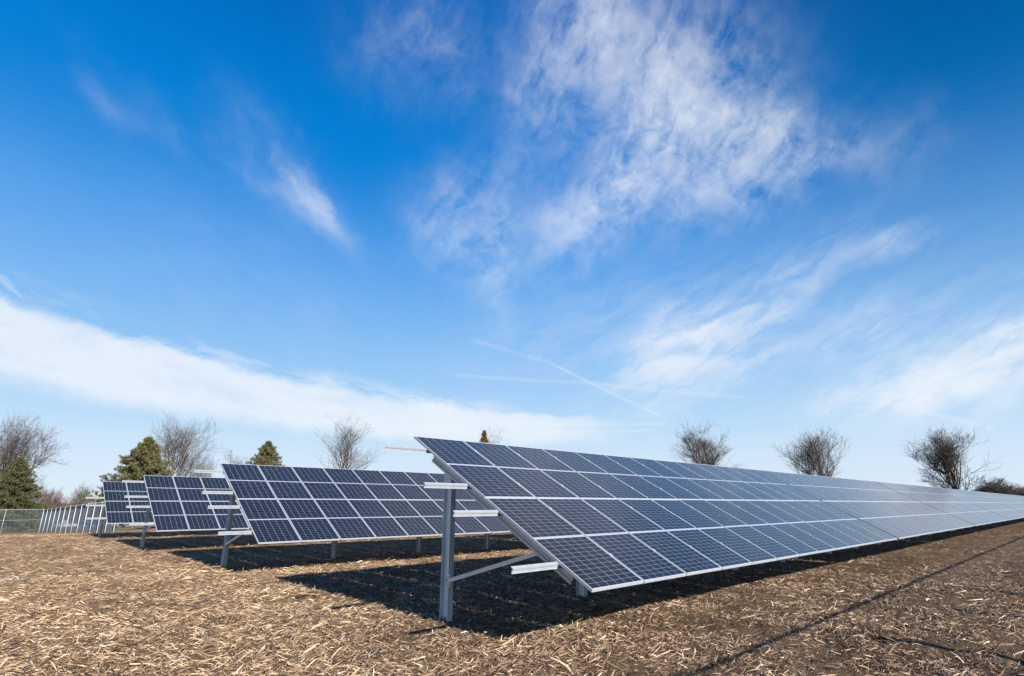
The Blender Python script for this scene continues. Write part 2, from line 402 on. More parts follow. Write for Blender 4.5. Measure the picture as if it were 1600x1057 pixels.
# ---- corn residue: leaves, husks and stalk pieces lying on the soil, one object nobody could count
def litter_material():
    m, nt, b = mat('corn_residue'); N = NT(nt)
    g = N.new('ShaderNodeNewGeometry'); rpi = g.outputs['Random Per Island']
    c = N.ramp(rpi, [(0, (.026, .018, .014)), (.24, (.062, .041, .029)), (.42, (.165, .107, .070)), (.58, (.33, .226, .147)), (.76, (.50, .362, .240)), (.90, (.66, .520, .375)), (1, (.78, .68, .55))])
    f = N.noise(N.coord(), 22, 3, .6); sx = N.new('ShaderNodeSeparateXYZ'); N.link(N.coord(), sx.inputs[0])
    c = N.mix(.55, c, N.ramp(f, [(.3, (.50, .48, .46)), (.7, (1., 1., 1.))]), 'MULTIPLY')
    c = N.mix(1.0, c, AISLE(N, sx, N.noise(N.coord(), .10, 4, .55)), 'MULTIPLY')
    N.link(c, b.inputs['Base Color']); b.inputs['Roughness'].default_value = .75; b.inputs['Specular IOR Level'].default_value = .25
    return m
M['litter'] = litter_material()
rng = np.random.default_rng(7)
def sample_positions(n, r0_, r1_, pw):
    r = (r0_**pw + rng.random(n)*(r1_**pw - r0_**pw))**(1/pw)
    a = R(-4) + rng.random(n)*R(104)
    x, y = r*np.cos(a), r*np.sin(a)
    pr = vnoise(x*.9, y*.9, 11)*.6 + vnoise(x*2.7, y*2.7, 12)*.4
    side = smooth(-1.0, 4.5, .55*y-.30*x)     # thinner in the driven aisle
    keep = rng.random(n) < np.clip((pr-.25+.12*side)*3.0, .16+.16*side, 1)
    return x[keep], y[keep]
def ribbons(x, y, lmin, lmax, wmin, wmax, lift, seg=3):
    """bent, folded strips: (seg+1) stations of 3 vertices"""
    n = len(x); th = rng.normal(0.1, .75, n) + (rng.random(n) < .35)*rng.random(n)*math.pi
    L = lmin + (lmax-lmin)*rng.random(n)**2.2; Wd = wmin + (wmax-wmin)*rng.random(n)**1.6
    bend = rng.normal(0, .55, n); pitch = rng.normal(0, .28, n); arch = rng.random(n)*.28
    fold = rng.uniform(.15, .75, n); roll = rng.normal(0, .85, n)
    t = np.linspace(-.5, .5, seg+1)
    V = np.zeros((n, seg+1, 3, 3))
    gz = ground_z(x, y)
    for i, ti in enumerate(t):
        ang = th + bend*ti*1.3
        cx = x + np.cos(th)*L*ti - np.sin(th)*L*bend*ti*ti*.6
        cy = y + np.sin(th)*L*ti + np.cos(th)*L*bend*ti*ti*.6
        cz = gz + np.abs(np.sin(pitch))*L*.5 + np.sin(pitch)*L*ti + arch*L*(.25-ti*ti) + lift*rng.random(n)*.4 + .003
        w = Wd*(1-.75*abs(2*ti)**2.5)
        px, py = -np.sin(ang), np.cos(ang)
        for j, s in enumerate((-1, 0, 1)):
            V[:, i, j, 0] = cx + px*w*.5*s*np.cos(roll); V[:, i, j, 1] = cy + py*w*.5*s*np.cos(roll)
            V[:, i, j, 2] = cz + s*np.sin(roll)*w*.5 + (0 if s else 1)*fold*w*.45
    V = V.reshape(n*(seg+1)*3, 3)
    base = (np.arange(n)*(seg+1)*3)[:, None]
    fs = []
    for i in range(seg):
        for j in range(2):
            a = i*3+j; fs.append(base + np.array([a, a+1, a+4, a+3]))
    return V, np.concatenate(fs)
def stalks(x, y, lmin, lmax, rmin, rmax, up=False):
    n = len(x); th = rng.normal(0.15, .7, n) + (rng.random(n) < .3)*rng.random(n)*math.pi
    L = lmin + (lmax-lmin)*rng.random(n)**1.5; rad = rmin+(rmax-rmin)*rng.random(n)
    pt = rng.normal(0, .12, n) if not up else rng.uniform(.6, 1.5, n)
    gz = ground_z(x, y)
    d = np.stack([np.cos(th)*np.cos(pt), np.sin(th)*np.cos(pt), np.sin(pt)], -1)
    s_ = np.stack([-np.sin(th), np.cos(th), 0*th], -1); u_ = np.cross(d, s_)
    c0 = np.stack([x, y, gz + rad + np.abs(np.sin(pt))*L*.5*(0 if up else 1)], -1) - (0 if up else .5)*d*L[:, None]
    V = np.zeros((n, 2, 5, 3))
    for e in range(2):
        c = c0 + d*L[:, None]*e
        for k in range(5):
            a = 2*math.pi*k/5; rr = rad*(1 if e == 0 else .85)
            V[:, e, k] = c + s_*(math.cos(a)*rr)[:, None] + u_*(math.sin(a)*rr)[:, None]*.8
    base = (np.arange(n)*10)[:, None]
    q_ = np.concatenate([base + np.array([k, (k+1) % 5, 5+(k+1) % 5, 5+k]) for k in range(5)])
    caps = np.concatenate([base + np.array([0, 4, 3, 2, 1]), base + np.array([5, 6, 7, 8, 9])])
    return V.reshape(-1, 3), q_, caps
Vs, Q4, Q5, off = [], [], [], 0
def add_(V, q4, q5=None):
    global off
    Vs.append(V); Q4.append(q4+off)
    if q5 is not None: Q5.append(q5+off)
    off += len(V)
add_(*ribbons(*sample_positions(430000, 4.5, 17, 1.0), .02, .17, .0025, .0105, .028))
add_(*ribbons(*sample_positions(170000, 4.5, 13, 1.0), .015, .07, .003, .010, .02, 1))
add_(*ribbons(*sample_positions(300000, 15, 50, 1.0), .06, .26, .008, .022, .03, 1))
add_(*ribbons(*sample_positions(600, 4.5, 22, 1.3), .16, .36, .014, .028, .03))
add_(*stalks(*sample_positions(5000, 4.5, 20, 1.2), .07, .34, .004, .011))
add_(*stalks(*sample_positions(500, 5, 30, 1.3), .04, .12, .006, .011, up=True))
lit = np_mesh('corn_stubble', np.concatenate(Vs), [np.concatenate(Q4), np.concatenate(Q5)], M['litter'])
tag(lit, 'dry tan corn leaves and broken stalks littering the field soil', 'stubble', kind='stuff')

# ------------------------------------------------------------------ solar tables
Z0 = 0.75
MS = Matrix.Translation((0, 0, Z0)) @ Matrix.Rotation(TILT, 4, 'X')     # slope frame inside a table: x along, y up the slope, z normal
def make_module():
    f = MB(); w = .0095
    f.box(0, w, 0, ML, -MT, 0); f.box(MW-w, MW, 0, ML, -MT, 0)
    f.box(w, MW-w, 0, w, -MT, 0); f.box(w, MW-w, ML-w, ML, -MT, 0)
    c = MB(); c.box(w, MW-w, w, ML-w, -.009, -.0025)
    return f.mesh('module_frame', M['alu']), c.mesh('cell_sheet', M['cells'])
me_frame, me_cell = make_module()
def post_mesh(top):
    p = MB(); y0, y1, t = -.09, .09, .007
    p.box(-.045, .045, y0, y0+t, -.6, top); p.box(-.045, .045, y1-t, y1, -.6, top); p.box(-.0035, .0035, y0+t, y1-t, -.6, top)
    return p.mesh('post', M['post'])
PY = 2.868                                   # posts stand this far behind the low edge
POSTS = [.244+3.08*k for k in range(5)]
def slope_pt(s, n): return Vector((0, s*math.cos(TILT)-n*math.sin(TILT), Z0+s*math.sin(TILT)+n*math.cos(TILT)))
POST_TOP = Z0 + PY*math.tan(TILT) - .155/math.cos(TILT)
me_post = post_mesh(POST_TOP)
def rafter_mesh():
    r = MB()   # C section: web towards -x, a rib pressed along it
    prof = [(0.045, 0), (0, 0), (0, -.036), (.012, -.044), (.012, -.078), (0, -.086), (0, -.122), (.045, -.122)]
    # extrude along slope: build with strip (x->slope), then swap axes
    tmp = MB(); tmp.strip([(a, b) for a, b in prof], .003, .38, 3.57)
    r.v = [(p[1], p[0], p[2]-.0950) for p in tmp.v]; r.f = [tuple(reversed(q)) for q in tmp.f]
    return r.mesh('rafter', M['rail'])
me_rafter = rafter_mesh()
def purlin_mesh(x0, x1, light=False):
    p = MB(); prof = [(.012, -.085), (-.012, -.085), (-.012, -.110), (-.020, -.110)] if light else [(.022, -.0375), (-.020, -.0375), (-.020, -.056), (-.006, -.060), (-.006, -.067), (-.020, -.071), (-.020, -.092), (-.030, -.092)]
    p.strip(prof, -.0025, x0, x1)
    return p.mesh('purlin', M['rail'])
me_pur_end, me_pur = purlin_mesh(-.73, 13.15), purlin_mesh(-.005, 13.15)
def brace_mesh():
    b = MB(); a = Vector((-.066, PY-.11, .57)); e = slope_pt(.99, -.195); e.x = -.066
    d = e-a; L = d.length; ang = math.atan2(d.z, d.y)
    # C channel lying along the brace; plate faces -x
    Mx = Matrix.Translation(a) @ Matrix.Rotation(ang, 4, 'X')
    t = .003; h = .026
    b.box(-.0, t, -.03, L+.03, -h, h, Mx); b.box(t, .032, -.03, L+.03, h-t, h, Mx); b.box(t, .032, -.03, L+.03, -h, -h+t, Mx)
    return b.mesh('brace', M['plate_and_lit_brace']), a, e  # paler metal than the other steel: sunlight on the brace painted into its colour
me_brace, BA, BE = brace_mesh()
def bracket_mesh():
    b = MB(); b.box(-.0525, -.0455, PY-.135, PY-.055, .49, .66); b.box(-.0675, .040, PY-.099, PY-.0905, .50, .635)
    return b.mesh('brace_bracket', M['plate_and_lit_brace'])
def head_mesh():
    b = MB(); z = POST_TOP
    b.box(-.0515, -.0455, PY-.085, PY+.085, z-.20, z+.02); b.box(.0455, .0505, PY-.07, PY+.07, z-.16, z-.01)
    for dy in (-.05, .05):
        for dz in (-.16, -.05): b.tube((-.062, PY+dy, z+dz), (-.0515, PY+dy, z+dz), .011, .011, 6)
    return b.mesh('post_head', M['post'])
def bolt_mesh():
    b = MB(); b.tube((-.012, 0, 0), (.002, 0, 0), .012, .012, 6)
    return b.mesh('bolt', M['bolt'])
me_bracket, me_head, me_bolt = bracket_mesh(), head_mesh(), bolt_mesh()
PUR_S = [.55, 1.72, 2.45, 3.62]
def clamp_mesh():
    b = MB(); b.box(-.016, .016, -.025, .025, .0008, .0035); b.box(-.007, .007, -.03, .03, -.034, .0008); b.tube((0, 0, .0035), (0, 0, .008), .006, .006, 6)
    return b.mesh('module_clamp', M['alu'])
me_clamp = clamp_mesh()
me_pur_bare = purlin_mesh(-.205, 13.15, True)
def steelwork(root, left_end, right_end, bare=False):
    for s in PUR_S:
        o = link('purlin', me_pur_bare if bare else me_pur_end if left_end else me_pur, root); o.location = (0, s*math.cos(TILT), Z0+s*math.sin(TILT)); o.rotation_euler = (TILT, 0, 0)
    for px in POSTS:
        o = link('post', me_post, root); o.location = (px, PY, 0)
        h = link('post_head', me_head, o); h.location = (0, -PY, 0)
        o = link('rafter', me_rafter, root); o.location = (px-.098, 0, Z0); o.rotation_euler = (TILT, 0, 0)
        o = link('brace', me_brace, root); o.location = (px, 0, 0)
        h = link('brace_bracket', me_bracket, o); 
        for bp in ((-.068, BE.y, BE.z), (-.073, BA.y+.03, BA.z+.012)): h = link('bolt', me_bolt, o); h.location = bp
rnd = random.Random(3)
def make_table(loc, left_end, right_end, clamps=False):
    root = empty('solar_table', loc)
    for c in range(13):
        for r_ in range(2):
            o = link('solar_panel', me_frame, root); s = r_*(ML+.02)
            dz = rnd.uniform(-.0012, .0012)
            o.location = (c*PITCH_X, s*math.cos(TILT)-dz*math.sin(TILT), Z0+s*math.sin(TILT)+dz*math.cos(TILT))
            o.rotation_euler = (TILT+rnd.uniform(-.0016, .0016), rnd.uniform(-.0018, .0018), 0)
            link('cell_sheet', me_cell, o)
    if clamps:
        for c in range(1, 13):
            for s in PUR_S:
                o = link('module_clamp', me_clamp, root); o.location = (c*PITCH_X-.008, s*math.cos(TILT), Z0+s*math.sin(TILT)+.0015); o.rotation_euler = (TILT, 0, 0)
    steelwork(root, left_end, right_end)
    return root
X0 = [5.10, 5.06, 4.99, 5.016]; Y0 = [4.02, 13.498, 22.446, 31.609]; DZ = [0, .02, -.022, -.015]
TW = 13.35
row_name = ['front row', 'second row', 'third row', 'fourth row, nearest the fence,']
order = ['near end'] + [w+' from the near end' for w in ('second', 'third', 'fourth', 'fifth', 'sixth', 'seventh', 'eighth', 'ninth', 'tenth', 'eleventh', 'twelfth')]
NT_ = [12, 4, 3, 3]
for i in range(4):
    for k in range(NT_[i]):
        t = make_table((X0[i]+k*TW, Y0[i], DZ[i]), k == 0, k == NT_[i]-1, clamps=(i == 0 and k == 0))
        if k == 0:
            lab = ['closest tilted table of dark blue panels, rails sticking out past its big post', 'near end table of the second row, just behind the closest panels',
                   'near end table of the third row of tilted panels', 'smallest tilted panel table at far left, beside the wire fence'][i]
        else:
            lab = f'tilted table of blue panels, {order[k]} in the {["front", "second", "third", "fourth"][i]} row'
        tag(t, lab, 'solar panels', 'tilted solar tables standing in rows')
# the next row on this side of the camera has posts and rails but no panels yet: its rails throw the thin shadow line on the field
for k in range(4):
    rk = empty('bare_rack', (5.10+k*TW, 4.02-9.40, 0)); steelwork(rk, k == 0, k == 3, True)
    tag(rk, ['bare steel rack without panels behind the camera, near end', 'bare steel rack without panels, second along its unfinished row',
             'bare steel rack without panels, third along its unfinished row', 'bare steel rack without panels, far end of its unfinished row'][k], 'rack', 'unfinished racks without panels')

# small white scrap on the stubble
sc_ = MB(); pts = [(0, 0, .02), (.10, .03, .05), (.22, .0, .03), (.30, .10, .09), (.38, .03, .10), (.44, -.05, .05), (.36, -.02, .02), (.52, -.03, .02)]
for a, b in zip(pts, pts[1:]): sc_.tube([c*.6 for c in a], [c*.6 for c in b], .006, .006, 6)
so_ = sc_.build('twine_scrap', plain('white_twine', (.75, .75, .76), .6)); so_.location = (1.0, 16.8, float(ground_z(1.0, 16.8)))
tag(so_, 'small white curl of twine lying on the stubble at far left', 'twine')

def tube_batch(segs, sides):
    """segs: list of (p0,p1,r0,r1) -> numpy verts, quads"""
    A = np.array([s[0] for s in segs]); B = np.array([s[1] for s in segs]); ra = np.array([s[2] for s in segs]); rb = np.array([s[3] for s in segs])
    d = B-A; d /= np.linalg.norm(d, axis=1)[:, None]+1e-9
    ref = np.where(np.abs(d[:, 2:3]) > .9, np.array([[1., 0, 0]]), np.array([[0, 0, 1.]]))
    a = np.cross(d, ref); a /= np.linalg.norm(a, axis=1)[:, None]+1e-9; b = np.cross(d, a)
    n = len(segs); V = np.zeros((n, 2, sides, 3))
    for k in range(sides):
        t = 2*math.pi*k/sides; u = a*math.cos(t)+b*math.sin(t)
        V[:, 0, k] = A+u*ra[:, None]; V[:, 1, k] = B+u*rb[:, None]
    base = (np.arange(n)*2*sides)[:, None]
    q_ = np.concatenate([base+np.array([k, (k+1) % sides, sides+(k+1) % sides, sides+k]) for k in range(sides)])
    return V.reshape(-1, 3), q_
# ------------------------------------------------------------------ chain link fence
M['wire'] = metal('fence_wire', (.10, .13, .16), (.15, .18, .21), .5, .1, 4)
M['fpost'] = metal('fence_pipe', (.42, .48, .54), (.58, .64, .70), .5, .25, 4)
def fence(p0, z0, p1, z1, n, h, name_label, midrail):
    """posts n+1 from p0 to p1; local x along the run"""
    p0 = Vector(p0); p1 = Vector(p1); d = p1-p0; L = d.length; ang = math.atan2(d.y, d.x)
    root = empty('chain_link_fence', (p0.x, p0.y, 0), ang)
    pm = MB(); pm.tube((0, 0, -.6), (0, 0, h+.02), .034, .034, 8); pm.tube((0, 0, h+.02), (0, 0, h+.08), .05, .015, 8)
    me = pm.mesh('fence_post', M['fpost'], True)
    zs = lambda t: z0+(z1-z0)*t
    for i in range(n+1):
        o = link('fence_post', me, root); o.location = (L*i/n, 0, zs(i/n))
    r_ = MB(); r_.tube((0, 0, z0+h), (L, 0, z1+h), .028, .028, 6); r_.build('top_rail', M['fpost'], root, True)
    if midrail:
        r_ = MB(); r_.tube((0, 0, z0+h*.52), (L, 0, z1+h*.52), .028, .028, 6); r_.build('middle_rail', M['fpost'], root, True)
    sg = []; hh = h-.05
    for sgn in (1, -1):
        for xw in np.arange(-hh, L, .065):
            # a wire climbs hh over a run of hh, cut off at both ends of the run
            ta, tb = max(0., -xw/hh), min(1., (L-xw)/hh)
            if tb-ta < .02: continue
            xa, xb = xw+hh*ta, xw+hh*tb; za, zb = (hh*ta, hh*tb) if sgn > 0 else (hh*(1-ta), hh*(1-tb))
            sg.append(((xa, .05, zs(xa/L)+.03+za), (xb, .05, zs(xb/L)+.03+zb), .0030, .0030))
    V, q4 = tube_batch(sg, 4); np_mesh('wire_mesh', V, [q4], M['wire'], root)
    tag(root, name_label, 'fence'); return root
FC = (7.45, 88.0)
fence(FC, -1.62, (8.74, 52.0), -.62, 13, 2.42, 'silver chain link fence running from the corner towards the panel rows', False)
fence((FC[0]-.02, FC[1]+.02), -1.62, (-33., 88.6), -1.62, 12, 2.44, 'silver chain link fence with middle rail at the far left edge', True)

# ------------------------------------------------------------------ trees
def bark(name, c): return plain(name, c, .9, 0, .25, 3)
M['bark'] = bark('bark_grey', (.115, .090, .078)); M['bark2'] = bark('bark_brown', (.11, .08, .066)); M['twig'] = bark('twig_grey', (.085, .066, .058)); M['twig_red'] = bark('twig_reddish', (.155, .10, .085))
def bare_tree(loc, H, Wd, seed, label, stems=1, lean=(0, 0), red=False, first=.18, up=.75, dense=1.0, name='bare_tree', group='bare trees beyond the panels', tw=.0125, fan=1.0, leader=False):
    rg = random.Random(seed); wood, twigs = [], []
    def grow(p, d, L, r, lev):
        n = 4 if lev < 2 else 3 if lev < 4 else 2
        pts = [p]; dirs = [d]
        for i in range(n):
            wob = (.10, .16, .22, .28, .30, .3)[min(lev, 5)]
            d = (d + Vector((rg.gauss(0, wob), rg.gauss(0, wob), rg.gauss(0, wob*.6)+.05*up)) + Vector((lean[0], lean[1], 0))*.03).normalized()
            q_ = p + d*(L/n); ra = r*(1-.55*i/n); rb = r*(1-.55*(i+1)/n)
            (wood if lev < 3 else twigs).append((tuple(p), tuple(q_), max(ra, tw*.9), max(rb, tw*.75)))
            p = q_; pts.append(p); dirs.append(d)
        if lev >= 5: return
        kids = int(round((5.5, 6, 5.2, 4.6, 4.2)[lev]*dense + rg.uniform(-.5, .9)))
        for k in range(kids):
            t = rg.uniform(.25 if lev else .45, 1.0) if k else 1.0
            i = min(int(t*n), n-1); f = t*n-i
            b = pts[i].lerp(pts[i+1], f); dd = dirs[i+1]
            side = dd.orthogonal().normalized(); side.rotate(Matrix.Rotation(rg.uniform(0, 6.283), 3, dd))
            sp = rg.uniform(.30, .80)*fan
            nd = (dd*math.cos(sp)+side*math.sin(sp)); nd.z = nd.z*.8+.25*up if nd.z > -.2 else nd.z*.3+.1
            nd.normalize()
            grow(b, nd, L*rg.uniform(.50, .74), r*(1-.5*t)*rg.uniform(.5, .68), lev+1)
    if leader:
        for s in range(stems):
            hs_ = H*(1 if s == 0 else rg.uniform(.72, .9)); p = Vector((rg.uniform(-.4, .4), rg.uniform(-.4, .4), 0))*(stems > 1)
            d = Vector((rg.gauss(0, .10), rg.gauss(0, .10), 1)).normalized()*1.0; n = 12; pts = [p]
            r = H*.017/math.sqrt(stems)+.05; wood.append((tuple(p-Vector((0, 0, .8))), tuple(p), r*1.3, r*1.2))
            for i in range(n):
                d = (d+Vector((rg.gauss(0, .05)+lean[0]*.03, rg.gauss(0, .05)+lean[1]*.03, .1))).normalized(); q_ = p+d*(hs_*.86/n)
                ra, rb = r*(1.2-1.05*i/n), r*(1.2-1.05*(i+1)/n); wood.append((tuple(p), tuple(q_), ra, rb)); p = q_; pts.append(p)
            nl = int(26/stems**.5*dense)
            for k in range(nl):
                t = first+(.97-first)*(k+rg.random()*.7)/nl; i = min(int(t*n), n-1); b = pts[i].lerp(pts[i+1], t*n-i)
                a = k*2.4+rg.gauss(0, .4); u_ = (t-first)/(1-first); prof = (1-u_)**.55*min(1, .5+2.0*u_)
                sp = rg.uniform(.36, .74)*(1-.40*t)*fan
                nd = Vector((math.cos(a)*math.sin(sp)+lean[0]*.2, math.sin(a)*math.sin(sp)+lean[1]*.2, math.cos(sp))).normalized()
                grow(b, nd, max(.8, Wd*.5*prof/max(.35, math.sin(sp))*rg.uniform(.65, 1.05)*.62), r*(.62-.42*t), 2)
    for s in range(0 if leader else stems):
        d = Vector((rg.gauss(0, .16)*(stems > 1), rg.gauss(0, .16)*(stems > 1), 1)).normalized()
        p = Vector((rg.uniform(-.5, .5), rg.uniform(-.5, .5), 0))*(stems > 1)*.8
        # trunk
        Lt = H*first; r = H*.020/math.sqrt(stems)+.06
        wood.append((tuple(p-Vector((0, 0, .8))), tuple(p+d*Lt), r*1.25, r)); q_ = p+d*Lt
        nl = rg.randint(5, 7) if stems == 1 else rg.randint(3, 4)
        for k in range(nl):
            a = 6.283*k/nl + rg.uniform(-.4, .4); sp = rg.uniform(.10, .62)*fan
            nd = Vector((math.cos(a)*math.sin(sp)+d.x*.5, math.sin(a)*math.sin(sp)+d.y*.5, math.cos(sp))).normalized()
            grow(q_-d*rg.uniform(0, Lt*.35), nd, H*rg.uniform(.30, .44), r*rg.uniform(.45, .7), 1)
    allp = np.array([s[1] for s in wood+twigs]); 
    zmax = np.percentile(allp[:, 2], 99.7); wx = np.percentile(np.abs(allp[:, :2]-np.median(allp[:, :2], axis=0)), 98.5)*2
    sz = H/zmax; sx = Wd/wx
    root = empty(name, loc)
    for nm, segs, mt, sd in (('trunk', wood, M['bark'] if not red else M['bark2'], 5), ('crown', twigs, M['twig_red'] if red else M['twig'], 3)):
        V, q4 = tube_batch(segs, sd); V = V*np.array([sx, sx, sz]); o = np_mesh(nm, V, [q4], mt, root, True)
    tag(root, label, 'tree', group); return root
def needle_material(name, c1, c2):
    m, nt, b = mat(name); N = NT(nt); g = N.new('ShaderNodeNewGeometry')
    c1 = tuple(k*.72 for k in c1); c2 = tuple(k*.72 for k in c2)
    N.link(N.ramp(g.outputs['Random Per Island'], [(0, c1), (1, c2)]), b.inputs['Base Color']); b.inputs['Roughness'].default_value = .7
    return m
M['pine'] = needle_material('pine_needles', (.055, .060, .018), (.17, .155, .055))
M['spruce'] = needle_material('spruce_needles', (.035, .048, .014), (.115, .115, .038))
M['pine_brown'] = needle_material('browning_needles', (.12, .075, .025), (.26, .17, .06))
def conifer(loc, H, Wd, seed, label, kind='pine', group='evergreens beyond the panels', needles=None):
    rg = np.random.default_rng(seed); Rm = Wd/2; root = empty(kind+'_tree', loc)
    wood = [((0, 0, -.8), (0, 0, H*.5), H*.022+.05, H*.014), ((0, 0, H*.5), (0, 0, H*.97), H*.014, .02)]
    tri = []; nb = 260 if kind == 'pine' else 520
    base = .10 if kind == 'pine' else .04
    for i in range(nb):
        t = base+(1-base)*((i+.5)/nb)**1.05; a = i*2.399+rg.normal(0, .4)
        prof = (1-t)**.78*(.55+.45*min(1, t*5)) if kind == 'pine' else (1-t)**.85
        L = Rm*1.42*prof*rg.uniform(.55, 1.12) + .18*(t > .93)
        if kind == 'pine': L *= 1+.13*math.sin(t*31+a*2)
        z0_ = H*t; rise = (.30 if kind == 'pine' else -.18)+.5*t*t+rg.normal(0, .08)
        d = np.array([math.cos(a), math.sin(a), rise]); d /= np.linalg.norm(d)
        p0_ = np.array([0, 0, z0_-(.1*L if kind == 'pine' else -.05*L)])
        if L > .5: wood.append((tuple(p0_), tuple(p0_+d*L*.92), .03+L*.006, .015))
        nt_ = max(3, int(L*4.6))
        for k in range(nt_):
            f = ((k+rg.random()*.6)/nt_)**.8 if nt_ > 3 else rg.random()
            c = p0_+d*L*(.18+.82*f)+rg.normal(0, .06+.035*L, 3)*np.array([1, 1, .55])
            tri.append((c, d))
    C = np.array([c for c, _ in tri]); D = np.array([d for _, d in tri]); n = len(C)
    nn = 17; ln = .50 if kind == 'pine' else .36
    C = np.repeat(C, nn, 0); D = np.repeat(D, nn, 0)
    dirv = rg.normal(0, 1, C.shape)+D*.9+np.array([0, 0, .35]); dirv /= np.linalg.norm(dirv, axis=1)[:, None]
    L_ = ln*rg.uniform(.5, 1.15, len(C))[:, None]*(.8+H/40)
    sd = np.cross(dirv, rg.normal(0, 1, C.shape)); sd /= np.linalg.norm(sd, axis=1)[:, None]
    w = L_*.085
    V = np.stack([C-sd*w*.5, C+dirv*L_*.55-sd*w, C+dirv*L_, C+dirv*L_*.55+sd*w], 1).reshape(-1, 3)
    q4 = (np.arange(len(C))*4)[:, None]+np.array([0, 1, 2, 3])
    Vw, qw = tube_batch(wood, 5)
    np_mesh('trunk', Vw, [qw], M['bark2'], root, True); np_mesh('crown', V, [q4], M[needles or kind], root)
    tag(root, label, 'tree', group); return root
def gz1(x, y): return float(base_z(x, y))
def T(x, y, ztop): z = gz1(x, y); return (x, y, z), ztop-z
l, h = T(4.6, 117.9, 14.8); bare_tree(l, h, 11.2, 11, 'tall bare tree rising behind the dark spruce at far left', first=.2, dense=1.0)
l, h = T(5.1, 107.5, 7.6); conifer(l, h, 9.2, 2, 'dark green spruce behind the fence at far left', 'spruce')
l, h = T(16.5, 189.3, 6.3); bare_tree(l, h, 9.5, 12, 'low reddish bare tree right of the dark spruce', red=True, stems=2, first=.12)
l, h = T(26.0, 208.4, 6.9); bare_tree(l, h, 8.5, 13, 'small rounded bare tree behind the fence, left of the panels', stems=2, first=.15)
l, h = T(30.6, 207.9, 4.6); conifer(l, h, 5.5, 3, 'tiny dark pine beside the small rounded bare tree', 'pine')
l, h = T(22.4, 117.9, 12.6); conifer(l, h, 12.3, 4, 'large olive pine with a ragged outline above the third row', 'pine')
l, h = T(30.4, 131.5, 19.2); bare_tree(l, h, 11.8, 14, 'tall bare tree beside the large olive pine', first=.16, up=.9)
l, h = T(49.5, 183.6, 17.5); bare_tree(l, h, 9.0, 15, 'faint bare tree low behind the tall bare tree and pine', first=.2)
l, h = T(58.5, 180.6, 16.6); bare_tree(l, h, 11, 16, 'thin bare treetop left of the small rounded pine', first=.2)
l, h = T(52.1, 140.6, 15.9); conifer(l, h, 12.0, 6, 'olive pine peeking above the second row of panels', 'pine')
l, h = T(68.0, 133.7, 23.5); bare_tree(l, h, 15.2, 17, 'tall bare tree rising alone above the middle of the second row', first=.12, up=1.0, leader=True, stems=2, dense=.88)
l, h = T(131.3, 150.9, 27.4); bare_tree(l, h, 17.0, 18, 'bare treetop just above the top edge of the closest panels', first=.2)
l, h = T(134.2, 153.5, 26.9); conifer(l, h, 10.5, 7, 'pine tip beside a bare treetop over the closest panels', 'pine', needles='pine_brown')
l, h = T(116.7, 57.2, 18.4); bare_tree(l, h, 10.6, 19, 'leftmost of the three bare trees above the long front row', stems=2, first=.06, lean=(-.4, .4), dense=1.08, up=1.2, leader=True, fan=.88)
l, h = T(119.3, 37.2, 15.6); bare_tree(l, h, 10.0, 20, 'middle one of the three bare trees above the long front row', stems=2, first=.06, lean=(-.4, .4), dense=1.08, up=1.2, leader=True, fan=.88)
l, h = T(114.0, 15.6, 13.3); bare_tree(l, h, 8.0, 21, 'rightmost and largest of three bare trees above the front row', stems=2, first=.06, lean=(-.4, .4), dense=1.08, up=1.2, leader=True, fan=.9)
l, h = T(149.3, 14.8, 6.6); bare_tree(l, h, 7.5, 22, 'pale bare shrub left of the brown bushes at far right', stems=3, first=.08, name='bare_shrub', group='bare shrubs at the far edge of the field')
for k, (px_, py_, zt) in enumerate([(159.0, 13.4, 5.4), (158.0, 9.0, 5.0), (160.0, 5.0, 4.6)]):
    l, h = T(px_, py_, zt); bare_tree(l, h, 7.5, 30+k, ['leftmost brown twiggy bush at the far right edge', 'middle brown twiggy bush at the far right edge', 'rightmost brown twiggy bush, cut by the right edge'][k], stems=4, first=.05, red=True, name='bare_shrub', group='bare shrubs at the far edge of the field', dense=1.1)
# distant scrub line beyond the car park
sg = []
rg_ = random.Random(77)
for i in range(5200):
    a = R(rg_.uniform(70, 99)); d = rg_.uniform(265, 300); x, y = d*math.cos(a), d*math.sin(a); z = gz1(x, y)
    hh = rg_.uniform(3.5, 6.6)*(.75+.35*math.sin(a*40)+.15*math.sin(a*113))
    p = Vector((x, y, z)); q_ = p+Vector((rg_.gauss(0, .9), rg_.gauss(0, .9), hh*rg_.uniform(.5, 1)))
    sg.append((tuple(p), tuple(q_), .14, .07))
    for j in range(3):
        b = p.lerp(q_, rg_.uniform(.3, .9)); sg.append((tuple(b), tuple(b+Vector((rg_.gauss(0, .8), rg_.gauss(0, .8), rg_.uniform(.3, 1.3)))), .07, .04))
V, q4 = tube_batch(sg, 3); sb_ = np_mesh('scrub', V, [q4], M['twig_red'])
tag(sb_, 'far brown wooded strip of leafless scrub behind the parked cars', 'scrub', kind='stuff')

